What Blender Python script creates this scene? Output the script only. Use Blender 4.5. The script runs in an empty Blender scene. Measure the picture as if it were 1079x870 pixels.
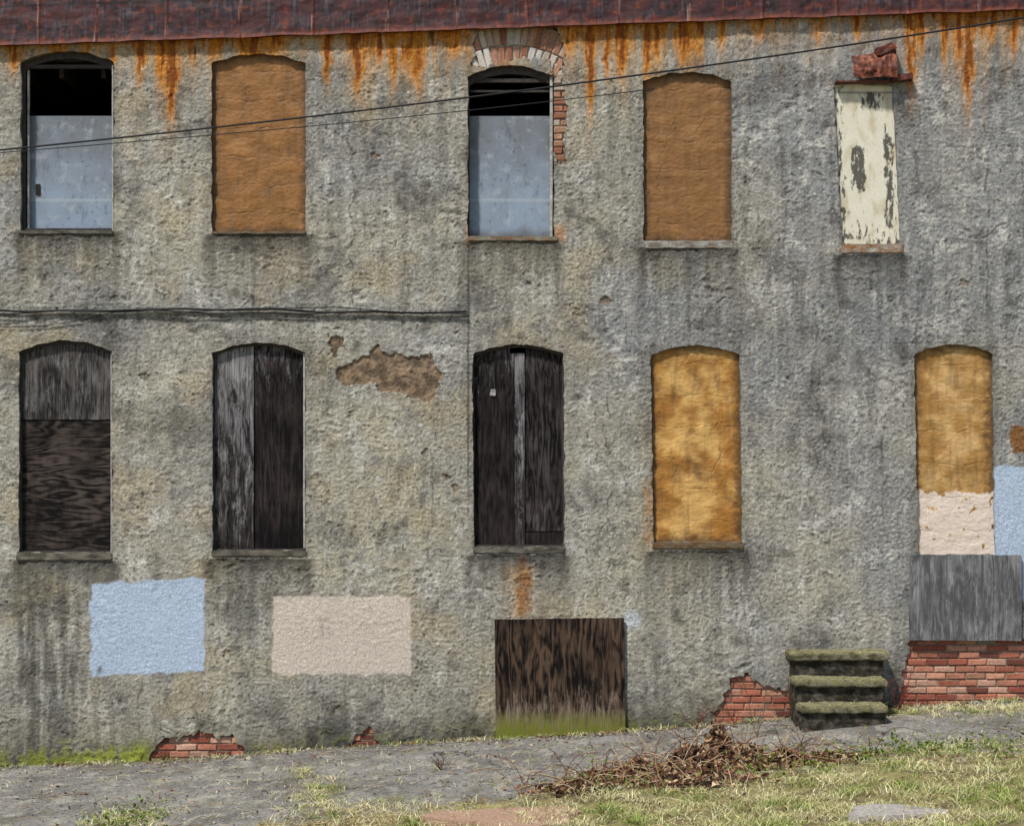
import bpy, bmesh, math, random
import numpy as np
from mathutils import Vector, noise as mnoise
random.seed(4); rng=np.random.default_rng(7)
S=bpy.context.scene
# ---------------------------------------------------------------- helpers
def lin(r,g,b,k=1.0):
    o=[]
    for c in (r,g,b):
        c/=255.0
        o.append((c/12.92 if c<=0.04045 else ((c+0.055)/1.055)**2.4)*k)
    return np.array(o)
_a=np.linspace(0,2*math.pi,256,endpoint=False); GX=np.cos(_a); GY=np.sin(_a)
def hsh(xi,yi,s):
    n=(xi*374761393+yi*668265263+s*974126177)&0xffffffff
    n=((n^(n>>13))*127412617)&0xffffffff
    return (n^(n>>15))&255
def perlin(x,y,s=0):
    x=np.asarray(x,float);y=np.asarray(y,float)
    x,y=np.broadcast_arrays(x,y)
    xf=np.floor(x);yf=np.floor(y);xi=xf.astype(np.int64);yi=yf.astype(np.int64)
    fx=x-xf;fy=y-yf
    u=fx*fx*fx*(fx*(fx*6-15)+10);v=fy*fy*fy*(fy*(fy*6-15)+10)
    def g(i,j):
        h=hsh(xi+i,yi+j,s); return GX[h]*(fx-i)+GY[h]*(fy-j)
    a=g(0,0);b=g(1,0);c=g(0,1);d=g(1,1)
    return ((a+(b-a)*u)+((c+(d-c)*u)-(a+(b-a)*u))*v)*1.5
def fbm(x,y,s=0,o=4,gain=0.5):
    r=0;a=1;t=0
    for i in range(o):
        r=r+a*perlin(x*2**i,y*2**i,s+i*17);t+=a;a*=gain
    return r/t*1.3
def sst(a,b,x):
    t=np.clip((x-a)/(b-a),0,1); return t*t*(3-2*t)
def mixc(c,d,f):
    f=np.asarray(f)[...,None]
    return c*(1-f)+np.asarray(d)*f

def mesh_quads(name,v,f,mat,col=None,parent=None,smooth=True):
    v=np.asarray(v,np.float32);f=np.asarray(f,np.int32)
    k=f.shape[1]
    me=bpy.data.meshes.new(name)
    me.vertices.add(len(v));me.vertices.foreach_set('co',v.ravel())
    me.loops.add(f.size);me.loops.foreach_set('vertex_index',f.ravel())
    me.polygons.add(len(f));me.polygons.foreach_set('loop_start',np.arange(len(f),dtype=np.int32)*k)
    me.update(calc_edges=True)
    if isinstance(smooth,bool): me.polygons.foreach_set('use_smooth',np.full(len(f),smooth))
    else: me.polygons.foreach_set('use_smooth',smooth)
    if col is not None:
        col=np.asarray(col,float)
        if col.ndim==1: col=np.tile(col,(len(v),1))
        a=me.attributes.new('Col','FLOAT_COLOR','POINT')
        a.data.foreach_set('color',np.hstack([np.clip(col,0,1),np.ones((len(col),1))]).astype(np.float32).ravel())
    me.materials.append(mat)
    ob=bpy.data.objects.new(name,me);S.collection.objects.link(ob)
    if parent: ob.parent=parent
    return ob
def empty(name):
    e=bpy.data.objects.new(name,None);S.collection.objects.link(e);e.empty_display_size=0.3;return e
def gridfaces(nx,nz):
    i,j=np.meshgrid(np.arange(nx-1),np.arange(nz-1))
    a=(j*nx+i).ravel()
    return np.stack([a,a+1,a+1+nx,a+nx],1)

# ---------------------------------------------------------------- materials
def mat_attr(name,rough=0.92,vs=40,vamt=0.25,bs=90,bamt=0.5,bdist=0.004,fixed=None,metal=0.0,speck=0.0,spec=0.2,vmin=.3,vmax=.7,vor=70):
    m=bpy.data.materials.new(name);m.use_nodes=True;nt=m.node_tree;N=nt.nodes;L=nt.links
    b=N['Principled BSDF'];b.inputs['Roughness'].default_value=rough;b.inputs['Metallic'].default_value=metal
    b.inputs['Specular IOR Level'].default_value=spec
    tc=N.new('ShaderNodeTexCoord')
    n1=N.new('ShaderNodeTexNoise');n1.inputs['Scale'].default_value=vs;n1.inputs['Detail'].default_value=8;n1.inputs['Roughness'].default_value=0.75
    L.new(tc.outputs['Object'],n1.inputs['Vector'])
    mr=N.new('ShaderNodeMapRange');mr.inputs['From Min'].default_value=vmin;mr.inputs['From Max'].default_value=vmax
    mr.inputs['To Min'].default_value=1-vamt;mr.inputs['To Max'].default_value=1+vamt
    L.new(n1.outputs['Fac'],mr.inputs['Value'])
    if fixed is None:
        at=N.new('ShaderNodeAttribute');at.attribute_name='Col';src=at.outputs['Color']
    else:
        rg=N.new('ShaderNodeRGB');rg.outputs[0].default_value=(*fixed,1);src=rg.outputs[0]
    mx=N.new('ShaderNodeVectorMath');mx.operation='SCALE'
    L.new(src,mx.inputs[0]);L.new(mr.outputs[0],mx.inputs['Scale'])
    out=mx.outputs[0]
    if speck>0:
        vo=N.new('ShaderNodeTexVoronoi');vo.inputs['Scale'].default_value=vor
        L.new(tc.outputs['Object'],vo.inputs['Vector'])
        hs=N.new('ShaderNodeSeparateColor');L.new(vo.outputs['Color'],hs.inputs[0])
        m2=N.new('ShaderNodeMapRange');m2.inputs['To Min'].default_value=1-speck;m2.inputs['To Max'].default_value=1+speck
        L.new(hs.outputs[0],m2.inputs['Value'])
        mm=N.new('ShaderNodeVectorMath');mm.operation='SCALE';L.new(out,mm.inputs[0]);L.new(m2.outputs[0],mm.inputs['Scale']);out=mm.outputs[0]
    L.new(out,b.inputs['Base Color'])
    n2=N.new('ShaderNodeTexNoise');n2.inputs['Scale'].default_value=bs;n2.inputs['Detail'].default_value=6;n2.inputs['Roughness'].default_value=0.7
    L.new(tc.outputs['Object'],n2.inputs['Vector'])
    bp=N.new('ShaderNodeBump');bp.inputs['Strength'].default_value=bamt;bp.inputs['Distance'].default_value=bdist
    L.new(n2.outputs['Fac'],bp.inputs['Height']);L.new(bp.outputs[0],b.inputs['Normal'])
    return m
def mat_wood(name,vert,dark,mid,light,peel=0.5,ring=45,moss=None,ringamt=.25,zg=None,mossh=.1,bandc=1.0):
    m=bpy.data.materials.new(name);m.use_nodes=True;nt=m.node_tree;N=nt.nodes;L=nt.links
    b=N['Principled BSDF'];b.inputs['Roughness'].default_value=0.85;b.inputs['Specular IOR Level'].default_value=0.15
    tc=N.new('ShaderNodeTexCoord')
    def mapped(s):
        mp=N.new('ShaderNodeMapping');mp.inputs['Scale'].default_value=s;L.new(tc.outputs['Object'],mp.inputs[0]);return mp.outputs[0]
    def nz(vec,sc,det=4,ro=0.5,dist=0):
        n=N.new('ShaderNodeTexNoise');n.inputs['Scale'].default_value=sc;n.inputs['Detail'].default_value=det
        n.inputs['Roughness'].default_value=ro;n.inputs['Distortion'].default_value=dist;L.new(vec,n.inputs['Vector']);return n.outputs['Fac']
    def mth(op,a,c=None,d=None,clamp=False):
        n=N.new('ShaderNodeMath');n.operation=op;n.use_clamp=clamp
        for i,q in enumerate((a,c,d)):
            if q is None: continue
            if isinstance(q,(int,float)): n.inputs[i].default_value=q
            else: L.new(q,n.inputs[i])
        return n.outputs[0]
    def mrange(v,a,c,d=0,e=1):
        n=N.new('ShaderNodeMapRange')
        for k,q in zip(('From Min','From Max','To Min','To Max'),(a,c,d,e)): n.inputs[k].default_value=q
        L.new(v,n.inputs['Value']);return n.outputs[0]
    sp=N.new('ShaderNodeSeparateXYZ');L.new(tc.outputs['Object'],sp.inputs[0])
    sA=(3.2,3.2,0.55) if vert else (0.7,0.7,3.2)
    r=nz(mapped(sA),1.3,4,0.5,0.2)
    rings=mth('MULTIPLY_ADD',mth('SINE',mth('MULTIPLY',r,ring*1.8)),0.5,0.5)
    rv=mrange(nz(mapped((2.5,2.5,1.5)),1.0,4,.6),.35,.62,.25,1.25)
    rings=mth('MULTIPLY',rings,rv)
    sB=(110,110,2.2) if vert else (2.2,2.2,110)
    fib=mrange(nz(mapped(sB),1.0,5,0.7),.28,.72)
    sD=(22,22,1.4) if vert else (1.4,1.4,22)
    band=mrange(nz(mapped(sD),1.0,6,0.7,.3),.3,.7)
    h=mth('ADD',mth('MULTIPLY',rings,ringamt),mth('ADD',mth('MULTIPLY',fib,.42),mth('MULTIPLY',band,(.5-ringamt*.5)*bandc)))
    blot=mrange(nz(mapped((3.5,3.5,2.2)),1.0,6,.7),.35,.65,-.18,.18)
    h=mth('ADD',h,blot)
    ra=N.new('ShaderNodeValToRGB');cr=ra.color_ramp
    cr.elements[0].position=0.32;cr.elements[0].color=(*dark,1);cr.elements[1].position=0.90;cr.elements[1].color=(*mid,1)
    L.new(h,ra.inputs[0])
    sC=(13,13,2.6) if vert else (4,4,7)
    pn=nz(mapped(sC),1.0,10,0.85,0.4)
    if zg is not None:
        pn=mth('ADD',pn,mrange(sp.outputs[2],zg[0],zg[1],0,zg[2]))
    pf=mrange(pn,.70-.3*peel,.82-.3*peel)
    pf=mth('MULTIPLY',pf,mth('MULTIPLY_ADD',fib,1.3,.0),clamp=True)
    mx=N.new('ShaderNodeMix');mx.data_type='RGBA';L.new(pf,mx.inputs[0]);L.new(ra.outputs[0],mx.inputs[6]);mx.inputs[7].default_value=(*light,1)
    out=mx.outputs[2]
    if moss is not None:
        q=mth('MULTIPLY',mrange(sp.outputs[2],moss,moss+mossh,1.3,0),mth('MULTIPLY_ADD',nz(mapped((20,20,4)),1.0,6,0.8),5,-1.2),clamp=True)
        m2=N.new('ShaderNodeMix');m2.data_type='RGBA';L.new(q,m2.inputs[0]);L.new(out,m2.inputs[6]);m2.inputs[7].default_value=(0.15,0.155,0.025,1);out=m2.outputs[2]
    L.new(out,b.inputs['Base Color'])
    bp=N.new('ShaderNodeBump');bp.inputs['Strength'].default_value=0.8;bp.inputs['Distance'].default_value=0.004
    L.new(mth('ADD',h,pf),bp.inputs['Height']);L.new(bp.outputs[0],b.inputs['Normal'])
    return m
M_stucco=mat_attr('stucco',0.95,60,0.42,95,1.0,0.013,speck=.14,vor=110)
M_parge=mat_attr('painted_parging',0.6,30,0.12,45,0.6,0.006,spec=0.35)
M_brick=mat_attr('brick',0.9,45,0.45,90,0.9,0.008)
M_metal=mat_attr('rusty_metal',0.65,25,0.45,60,0.5,0.004,spec=0.3)
M_pave=mat_attr('old_pavement',0.95,30,0.35,60,1.0,0.008,speck=0.30,vor=55)
M_ground=mat_attr('soil',0.95,12,0.3,40,0.8,0.01)
M_blade=mat_attr('grass_blades',0.7,8,0.15,30,0.0,0.001)
M_leaf=mat_attr('dry_leaves',0.8,30,0.2,60,0.2,0.002)
M_conc=mat_attr('mossy_concrete',0.95,45,0.5,60,1.0,0.010)
M_panel=mat_attr('peeling_paint',0.75,30,0.08,80,0.3,0.003)
M_cable=mat_attr('cable_rubber',0.6,20,0.1,50,0.1,0.001,fixed=(0.012,0.012,0.013))
M_dark=mat_attr('dark_interior',0.95,5,0.3,20,0.2,0.004,fixed=(0.02,0.018,0.016))  # near-black: darkness of the enclosed room put into the colour
M_roof=mat_attr('roof_felt',0.9,8,0.3,60,0.5,0.005,fixed=(0.06,0.06,0.06))
M_frame=mat_attr('weathered_frame',0.85,20,0.6,60,0.7,0.004,fixed=(0.045,0.038,0.033))
M_framel=mat_attr('whitish_lit_frame',0.85,20,0.6,60,0.5,0.003,fixed=(0.32,0.31,0.28))  # whitish casing colour, with sun on the right frame edges painted in
W_top1=mat_wood('plywood_grey',True,(0.012,0.010,0.009),(0.12,0.106,0.098),(0.25,0.235,0.22),0.66)
W_plyH=mat_wood('plywood_dark_swirl',False,(0.004,0.003,0.0025),(0.070,0.052,0.042),(0.17,0.145,0.13),0.26,38,ringamt=.46)
W_v1=mat_wood('board_peeling',True,(0.008,0.006,0.005),(0.07,0.056,0.05),(0.31,0.295,0.29),0.60,30,ringamt=.15,zg=(2.9,5.0,.12))
W_v2=mat_wood('board_dark',True,(0.003,0.002,0.002),(0.040,0.029,0.026),(0.21,0.195,0.20),0.06,44,ringamt=.26,zg=(4.0,5.1,.24))
W_v3=mat_wood('board_dark_grain',True,(0.003,0.002,0.002),(0.070,0.056,0.052),(0.21,0.195,0.195),0.18,50,ringamt=.40,zg=(3.6,5.1,.12))
W_base=mat_wood('basement_board',True,(0.003,0.002,0.0015),(0.085,0.052,0.032),(0.30,0.22,0.155),0.04,44,moss=0.90,ringamt=.46,zg=(1.8,1.0,.34),mossh=.34)
W_grey=mat_wood('plywood_silver',True,(0.07,0.067,0.067),(0.22,0.215,0.21),(0.34,0.335,0.33),0.70,36,ringamt=.34,bandc=.5)

# ---------------------------------------------------------------- terrain profile
GXs=np.array([-40,-6,-3,0,1.6,2.5,3.5,5.2,6.6,7.5,8.3,9.5,10.8,14,18,50.])
GZs=(870-np.array([835,822,815,806,802,795,787,778,770,763,756,744,736,722,715,705.]))/100
def gz(x): 
    x=np.asarray(x,float);r=0
    for o in (-.5,-.25,0,.25,.5): r=r+np.interp(x+o,GXs,GZs)
    return r/5
def edge(x):
    x=np.asarray(x,float)
    return np.interp(x,[-30,-3,2,3.3,4.5,6,7,8.5,10,14,30],[4.3,4.2,4.1,3.9,3.6,3.0,2.85,2.85,3.0,3.2,3.3])+0.30*fbm(x/0.7,x*0+3,5,5)

# ================================================================ BUILDING
B=empty('brick_building')
def arch_poly(x0,x1,apex,spring,bottom,step=3):
    P=[]
    def ln(a,b):
        n=max(2,int(math.hypot(b[0]-a[0],b[1]-a[1])/step))
        for i in range(n):
            t=i/n;P.append((a[0]+(b[0]-a[0])*t,a[1]+(b[1]-a[1])*t))
    ln((x0,bottom),(x1,bottom));ln((x1,bottom),(x1,spring))
    w=x1-x0;h=spring-apex;R=w*w/8/h+h/2;cx=(x0+x1)/2;cy=apex+R
    a=math.asin(min(1,w/2/R));n=30
    for i in range(n):
        t=a-2*a*i/n;P.append((cx+R*math.sin(t),cy-R*math.cos(t)))
    ln((x0,spring),(x0,bottom));return np.array(P)
def poly_sub(pts,step=3):
    P=[]
    for i in range(len(pts)):
        a=pts[i];b=pts[(i+1)%len(pts)];n=max(1,int(math.hypot(b[0]-a[0],b[1]-a[1])/step))
        for k in range(n):
            t=k/n;P.append((a[0]+(b[0]-a[0])*t,a[1]+(b[1]-a[1])*t))
    return np.array(P)
def jit(P,amp,sc,s):
    return P+np.stack([fbm(P[:,0]/sc,P[:,1]/sc,s,3),fbm(P[:,0]/sc+50,P[:,1]/sc,s+5,3)],1)*amp
def w(P): return np.stack([P[:,0]/100,(870-P[:,1])/100],1)
def inside(px,pz,P):
    r=np.zeros(px.shape,bool);n=len(P)
    for i in range(n):
        x1,y1=P[i];x2,y2=P[(i+1)%n]
        if y1==y2: continue
        c=((y1>pz)!=(y2>pz))&(px<(x2-x1)*(pz-y1)/(y2-y1)+x1)
        r^=c
    return r
WIN={'U1':(22,120,54,66,243),'U2':(223,322,57,67,245),'U3':(493,584,69,81,250),'U4':(678,771,76,86,254),
     'L1':(20,118,359,371,582),'L2':(224,322,361,372,580),'L3':(498,594,363,373,576),'L4':(686,780,364,374,571),'L5':(964,1046,363,373,584)}
SKEW={'U1':0,'U2':0,'U3':0,'U4':0,'L4':3,'L5':4,'L1':0,'L2':0,'L3':1}
holes=[]
for i,(k,a) in enumerate(WIN.items()):
    P=arch_poly(*a); t=(P[:,1]-a[2])/(a[4]-a[2]); P[:,0]+=SKEW[k]*(t-0.2)
    holes.append((w(jit(P,1.7,14,i*3)),0.22))
P5=poly_sub([(887,258),(949,258),(941,90),(878,88)]);holes.append((w(jit(P5,1.2,12,77)),0.16))
bp=[[(946,790),(950,712),(958,678),(1000,671),(1079,673),(1210,676),(1210,790)],
    [(742,795),(752,748),(764,735),(770,714),(790,710),(800,722),(828,726),(845,730),(845,795)],
    [(152,830),(160,792),(172,775),(184,779),(205,771),(226,776),(244,774),(254,788),(258,830)],
    [(362,810),(369,782),(378,769),(392,768),(398,782),(402,810)],
    [(497,72),(500,45),(504,33),(520,27),(560,25),(588,30),(594,45),(593,85),(598,120),(594,150),(597,170),(589,174),(580,150),(580,62),(540,62)]]
for i,p in enumerate(bp): holes.append((w(jit(poly_sub(p,2.5),7 if i<4 else 5,9,100+i*9)),0.05))

xs=np.concatenate([np.arange(-4,-0.45,0.06),np.arange(-0.45,11.25,.01),np.arange(11.25,15.01,0.06)])
zs=np.concatenate([np.arange(-0.6,0.45,0.06),np.arange(0.45,8.36,.01)])
res=.01
X,Z=np.meshgrid(xs,zs)
Z=np.where(Z>8.0,8.0+(Z-8.0)*(0.36+0.0352*X)/0.36,Z)
nx,nz_=len(xs),len(zs)
def up4(a,shape,q=4):
    def ax_(n,m):
        t=np.arange(n)/q;i=np.minimum(t.astype(int),m-1);return i,np.minimum(i+1,m-1),t-i
    i0,i1,fi=ax_(shape[0],a.shape[0]);j0,j1,fj=ax_(shape[1],a.shape[1])
    r=a[i0]*(1-fi)[:,None]+a[i1]*fi[:,None];return r[:,j0]*(1-fj)+r[:,j1]*fj
def LFX(sx,sy,s,o): return up4(fbm(X[::4,::4]/sx,Z[::4,::4]/sy,s,o),X.shape)
def rect(px,py,x0,x1,y0,y1,s,ed=3,amp=4):
    o=np.zeros(px.shape);bb=(px>x0-20)&(px<x1+20)&(py>y0-20)&(py<y1+20)
    p=px[bb];q=py[bb]
    qx=p+amp*fbm(p/14,q/14,s,3);qy=q+amp*fbm(p/14,q/14,s+50,3)
    d=np.minimum(np.minimum(qx-x0,x1-qx),np.minimum(qy-y0,y1-qy))
    o[bb]=np.clip(d/ed+0.5,0,1);return o
_px=X*100;_py=870-Z*100
paint=np.clip(rect(_px,_py,94,217,606,712,3,4,0)+rect(_px,_py,285,435,626,712,3,4,0)+rect(_px,_py,1045,1170,490,636,3,4,0),0,1)
# --- stucco relief: trowelled swirls + pebbly roughcast, strength varying over the wall
wx=X+0.10*LFX(.35,.35,1,3);wz=Z+0.10*LFX(.35,.35,9,3)
reg=sst(-0.35,0.35,LFX(1.1,1.1,31,3)+0.30*sst(5.5,1.5,X))
A=.40+.75*sst(-.35,.45,LFX(.42,.34,33,4))
r1=1-np.abs(perlin(wx/0.16,wz/0.11,21))*2.6
p2=perlin(wx/0.065+wz/0.22,wz/0.050,22)
r2=1-np.abs(p2)*2.6
r3=1-np.abs(perlin(wx/0.036,wz/0.030,26))*2.4
pb=perlin(X/0.033,Z/0.030,23);pf=perlin(X/.0185,Z/.0185,24);pc_=np.maximum(perlin(X/.05,Z/.045,27),0)
Hf=A*(0.0050*r1*(0.15+1.0*reg)+0.0042*r2*(0.3+0.7*reg)+0.0034*r3)+0.0048*pb*(1.3-0.5*reg)+0.0040*pf+.005*pc_
Hf=Hf*(1-.5*paint)
H=Hf+0.009*LFX(.9,.9,41,2)+0.005*LFX(.3,.3,44,3)*(1-.6*paint)
Hn=Hf/.0078
def cornice_py(px): return 50-0.0352*px
SILLS=[(22,120,246),(223,322,248),(493,584,254),(678,771,262),(884,950,270),(20,118,592),(224,322,590),(498,594,586),(686,782,582)]
drips=[(15,30,6,1.),(148,50,5,1.),(180,90,8,1.2),(170,56,5,.9),(118,34,5,.6),(268,26,16,1.),(290,22,9,.7),(345,55,5,1.),(377,68,7,1.2),(415,60,6,.9),(440,72,7,.9),
 (428,48,12,.7),(480,34,10,.7),(622,100,5,1.2),(640,62,4,1.),(655,60,8,1.1),(682,68,5,1.),(692,46,4,.9),(720,50,10,.9),(760,32,5,.7),(800,26,8,.6),(862,34,5,.6),(903,30,5,.7),
 (960,90,5,1.1),(972,48,4,.9),(995,56,4,1.),(1020,105,7,1.2),(1010,66,5,.9),(1045,38,6,.8),(1068,52,6,.9),(60,16,10,.6),(90,28,5,.6),(225,22,6,.5),(600,34,6,.8),(738,44,5,.8),(400,40,5,.9)]
def brownpatch(px,py):
    m=np.zeros(px.shape)
    def sub(x0,x1,y0,y1,fn):
        bb=(px>x0)&(px<x1)&(py>y0)&(py<y1)
        p=px[bb];q=py[bb];qx=p+9*fbm(p/18,q/18,220,5);qy=q+9*fbm(p/18,q/18,221,5);m[bb]=np.maximum(m[bb],fn(qx,qy))
    Pm=np.array([(350,392),(372,384),(385,372),(400,366),(410,372),(430,376),(455,374),(466,390),(462,412),(448,426),(430,416),(405,412),(388,404),(365,406)],float)
    P2=np.array([(344,356),(360,354),(364,366),(352,376)],float)
    sub(330,490,340,445,lambda a,b:(inside(a,b,Pm)|inside(a,b,P2)).astype(float))
    for (a,b,r) in [(640,316,7),(448,478,4),(470,500,5),(480,515,4),(1014,300,5),(356,745,4),(240,690,3),(610,330,4),(560,300,3),(150,395,5),(395,165,4)]:
        sub(a-20,a+20,b-20,b+20,lambda u,v,a=a,b=b,r=r:((u-a)**2+(v-b)**2<r*r)*.7)
    return m
def stucco_col():
    px=_px;py=_py
    LF=lambda sx,sy,s,o:up4(fbm(px[::4,::4]/sx,py[::4,::4]/sy,s,o),px.shape)
    def blk(x0,x1,y0,y1):
        i0,i1=np.searchsorted(xs*100,[x0,x1]);j0,j1=np.searchsorted(zs*100,[870-y1,870-y0]);return (slice(max(j0-1,0),j1+1),slice(i0,i1))
    tan=lin(171,163,141);grey=lin(141,140,137);dk=lin(83,81,78);lt=lin(208,203,190)
    n1=LF(150,150,61,4);n2=LF(40,40,62,5);st=fbm(px/10,py/90,63,5);st2=LF(30,260,64,4);n3=fbm(px/12,py/12,69,4);n4=LF(75,60,65,5)
    low=sst(340,480,py)*sst(860,700,px)
    g=np.clip(0.58+0.40*sst(600,860,px)*sst(560,300,py)+0.6*n1+0.25*n2-.25*low,0,1)
    c=mixc(np.broadcast_to(tan,px.shape+(3,)),grey,g)
    c=mixc(c,lt,np.clip(0.8*sst(0.05,0.55,n2*.6+.6*n3)+0.2*sst(0.1,0.5,-st),0,0.6))
    c=mixc(c,lin(176,157,118),0.40*sst(0.05,0.5,LF(80,80,66,5))*sst(900,500,px))
    c=mixc(c,dk,np.clip(0.50*sst(0.05,0.65,.8*st+0.5*st2+.5*n3)*(0.30+0.60*sst(520,200,py)+0.3*sst(700,900,px)),0,.75))
    c=mixc(c,lin(72,70,66),0.50*sst(0.08,0.6,n4+.5*n3))
    c=mixc(c,lin(60,58,55),0.45*sst(0.22,0.65,fbm(px/26,py/30,67,5)))
    c=mixc(c,lin(44,42,40),0.65*sst(0.36,0.7,fbm(px/4.5,py/5.5,68,3)+.25*n2))
    c=mixc(c,lin(224,219,206),0.5*sst(0.40,0.75,fbm(px/4,py/5,168,3)))
    def m2(s,col,f): c[s]=mixc(c[s],col,f)
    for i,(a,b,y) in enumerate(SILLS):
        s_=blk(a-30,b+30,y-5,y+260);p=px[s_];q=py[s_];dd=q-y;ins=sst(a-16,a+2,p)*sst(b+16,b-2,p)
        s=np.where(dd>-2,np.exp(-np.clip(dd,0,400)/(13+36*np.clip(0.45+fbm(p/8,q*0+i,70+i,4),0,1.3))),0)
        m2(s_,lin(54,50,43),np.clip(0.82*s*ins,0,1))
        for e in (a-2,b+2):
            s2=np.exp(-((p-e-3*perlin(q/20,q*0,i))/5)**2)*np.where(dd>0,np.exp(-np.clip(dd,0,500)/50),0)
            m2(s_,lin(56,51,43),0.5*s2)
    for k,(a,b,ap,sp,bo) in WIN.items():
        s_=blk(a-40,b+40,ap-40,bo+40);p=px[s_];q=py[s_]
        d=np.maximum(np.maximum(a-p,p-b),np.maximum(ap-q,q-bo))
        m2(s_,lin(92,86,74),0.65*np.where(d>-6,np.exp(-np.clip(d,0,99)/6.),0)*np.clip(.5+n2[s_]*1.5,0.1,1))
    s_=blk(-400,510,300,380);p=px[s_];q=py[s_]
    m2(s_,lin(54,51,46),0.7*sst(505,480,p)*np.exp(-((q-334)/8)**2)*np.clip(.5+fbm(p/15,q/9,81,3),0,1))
    s_=blk(480,510,240,570);p=px[s_];q=py[s_]
    m2(s_,lin(50,47,42),0.75*np.exp(-((p-493.5-1.5*perlin(q/30,q*0,3))/1.1)**2)*sst(250,262,q)*sst(560,470,q))
    for i,(cx,y0,y1,am) in enumerate([(372,80,330,22),(640,380,640,25),(860,300,560,20),(150,600,780,14),(455,430,600,16),(1040,120,340,12),(790,560,720,24),(250,430,470,8),(430,250,330,12),(930,420,560,16)]):
        s_=blk(cx-50,cx+50,y0-5,y1+5);p=px[s_];q=py[s_]
        m2(s_,lin(36,34,31),0.65*np.exp(-((p-cx-am*fbm(q/60,q*0+i,90+i,5))/0.9)**2)*sst(y0,y0+15,q)*sst(y1,y1-15,q)*np.clip(.7+2*fbm(q/20,q*0,97+i,2),0,1))
    gp=870-gz(xs)[None,:]*100; dg=gp-py
    c=mixc(c,lin(74,70,58),np.clip(0.85*np.exp(-np.clip(dg+16*n3,0,900)/20)+0.45*sst(-.1,.5,n2)*sst(130,15,dg),0,1))
    for (a,wd_,y0,y1,am) in [(55,45,590,660,.6),(368,42,700,770,.65),(690,20,650,700,.5),(30,14,600,640,.5),(960,25,590,680,.4),(480,40,690,770,.35),(220,40,700,770,.35),(120,25,710,760,.35)]:
        s_=blk(a-wd_*2.5,a+wd_*2.5,y0-10,830);p=px[s_];q=py[s_]
        m2(s_,lin(70,67,60),am*np.exp(-((p-a)/wd_)**2)*sst(y0,y1,q)*np.clip(.6+st[s_]*1.5,0,1))
    ms=sst(34,6,dg+12*n3)*np.clip(sst(20,60,px)*sst(170,145,px)+0.6*sst(70,10,np.abs(px-20)),0,1)*np.clip(.7+2.0*n2+1.5*n3,0,1)
    c=mixc(c,lin(150,156,54),np.clip(ms,0,1)*.9)
    ms=sst(30,4,dg+8*n3)*np.clip(.15+n3*2.4,0,1)*sst(860,700,px)
    c=mixc(c,lin(104,106,50),ms*.75)
    wr=fbm(px/7,py/7,210,4)
    def fill(c,col,m):
        m=m*np.where(wr>-.60,1,.35); return mixc(c,col,np.clip(m,0,1)*(.93))
    bl_=lin(194,211,229)*.92;pe_=lin(224,208,190)*.92
    c=fill(c,bl_,rect(px,py+0.05*(px-95)-3,96,215,612,709,200,2,3))
    c=fill(c,pe_,rect(px,py,287,433,628,710,203,2,3))
    s_=blk(300,420,630,700);p=px[s_];q=py[s_]
    m2(s_,lin(172,164,146),0.6*np.exp(-(((p-343)/9)**2+((q-660)/11)**2)**2)*sst(-.2,.3,fbm(p/6,q/6,5,3)))
    m2(s_,lin(172,164,146),0.5*np.exp(-(((p-382)/9)**2+((q-662)/11)**2)**2)*sst(-.2,.3,fbm(p/6,q/6,6,3)))
    c=fill(c,bl_,rect(px,py,1047,1170,491,634,205,2,3))
    c=fill(c,lin(196,202,206)*.9,rect(px,py,659,675,646,663,206,5,9)*.7)
    c=mixc(c,mixc(np.broadcast_to(lin(146,122,96),c.shape),lin(98,80,62),np.clip(.5+1.7*n3,0,1)),bpm*.92)
    c=mixc(c,lin(132,92,54),rect(px,py,1064,1080,449,477,207,3,6))
    s_=blk(-400,1500,-30,200);p=px[s_];q=py[s_]
    dd=q-cornice_py(p);q2=fbm(p/4.5,q/50,102,4);q1=fbm(p/18,q*0,101,5)
    L=10+32*np.clip(q1+.35,0,1.5)
    zone=.5+.5*np.clip(sst(330,420,p)*sst(790,720,p)+sst(930,960,p)+sst(130,150,p)*sst(300,250,p),0,1)
    r=np.where(dd>-8,np.exp(-np.clip(dd,0,500)/L),0)*np.clip(.7+.8*q1+1.2*q2,0,1.2)*zone
    m2(s_,lin(202,148,68),np.clip(r*1.2,0,.88));m2(s_,lin(164,84,24),np.clip(r*1.9-.6,0,.9));m2(s_,lin(62,32,20),np.clip(sst(.1,.5,fbm(p/3.5,q/30,104,3))*r*1.8-.3,0,.9))
    for i,(cx,ln_,wd,am) in enumerate(drips):
        s_=blk(cx-40,cx+40,-20,220);p=px[s_];q=py[s_];dd=q-cornice_py(p);qq=fbm(p/4.5,q/30,102,3)
        wob=2.0*perlin(q/14,q*0+i,110)
        wdd=wd*(1-.45*np.clip(dd/ln_,0,1))*(1+.6*qq)
        s=np.exp(-((p-cx-wob)/wdd)**2)*sst(ln_*1.2,ln_*.35,dd+12*qq)*am
        s=np.where(dd>-8,s,0)*np.clip(.95+qq,0,1.3)
        m2(s_,lin(214,136,32),np.clip(s*1.6,0,.94));m2(s_,lin(116,44,12),np.clip(s*2.1-.8,0,.94))
        s=np.exp(-((p-cx-wob)/(wdd*2.0))**2)*sst(ln_*1.7,ln_*.7,dd)*am*.22
        m2(s_,lin(156,114,62),np.where(dd>-8,np.clip(s,0,1),0))
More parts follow.
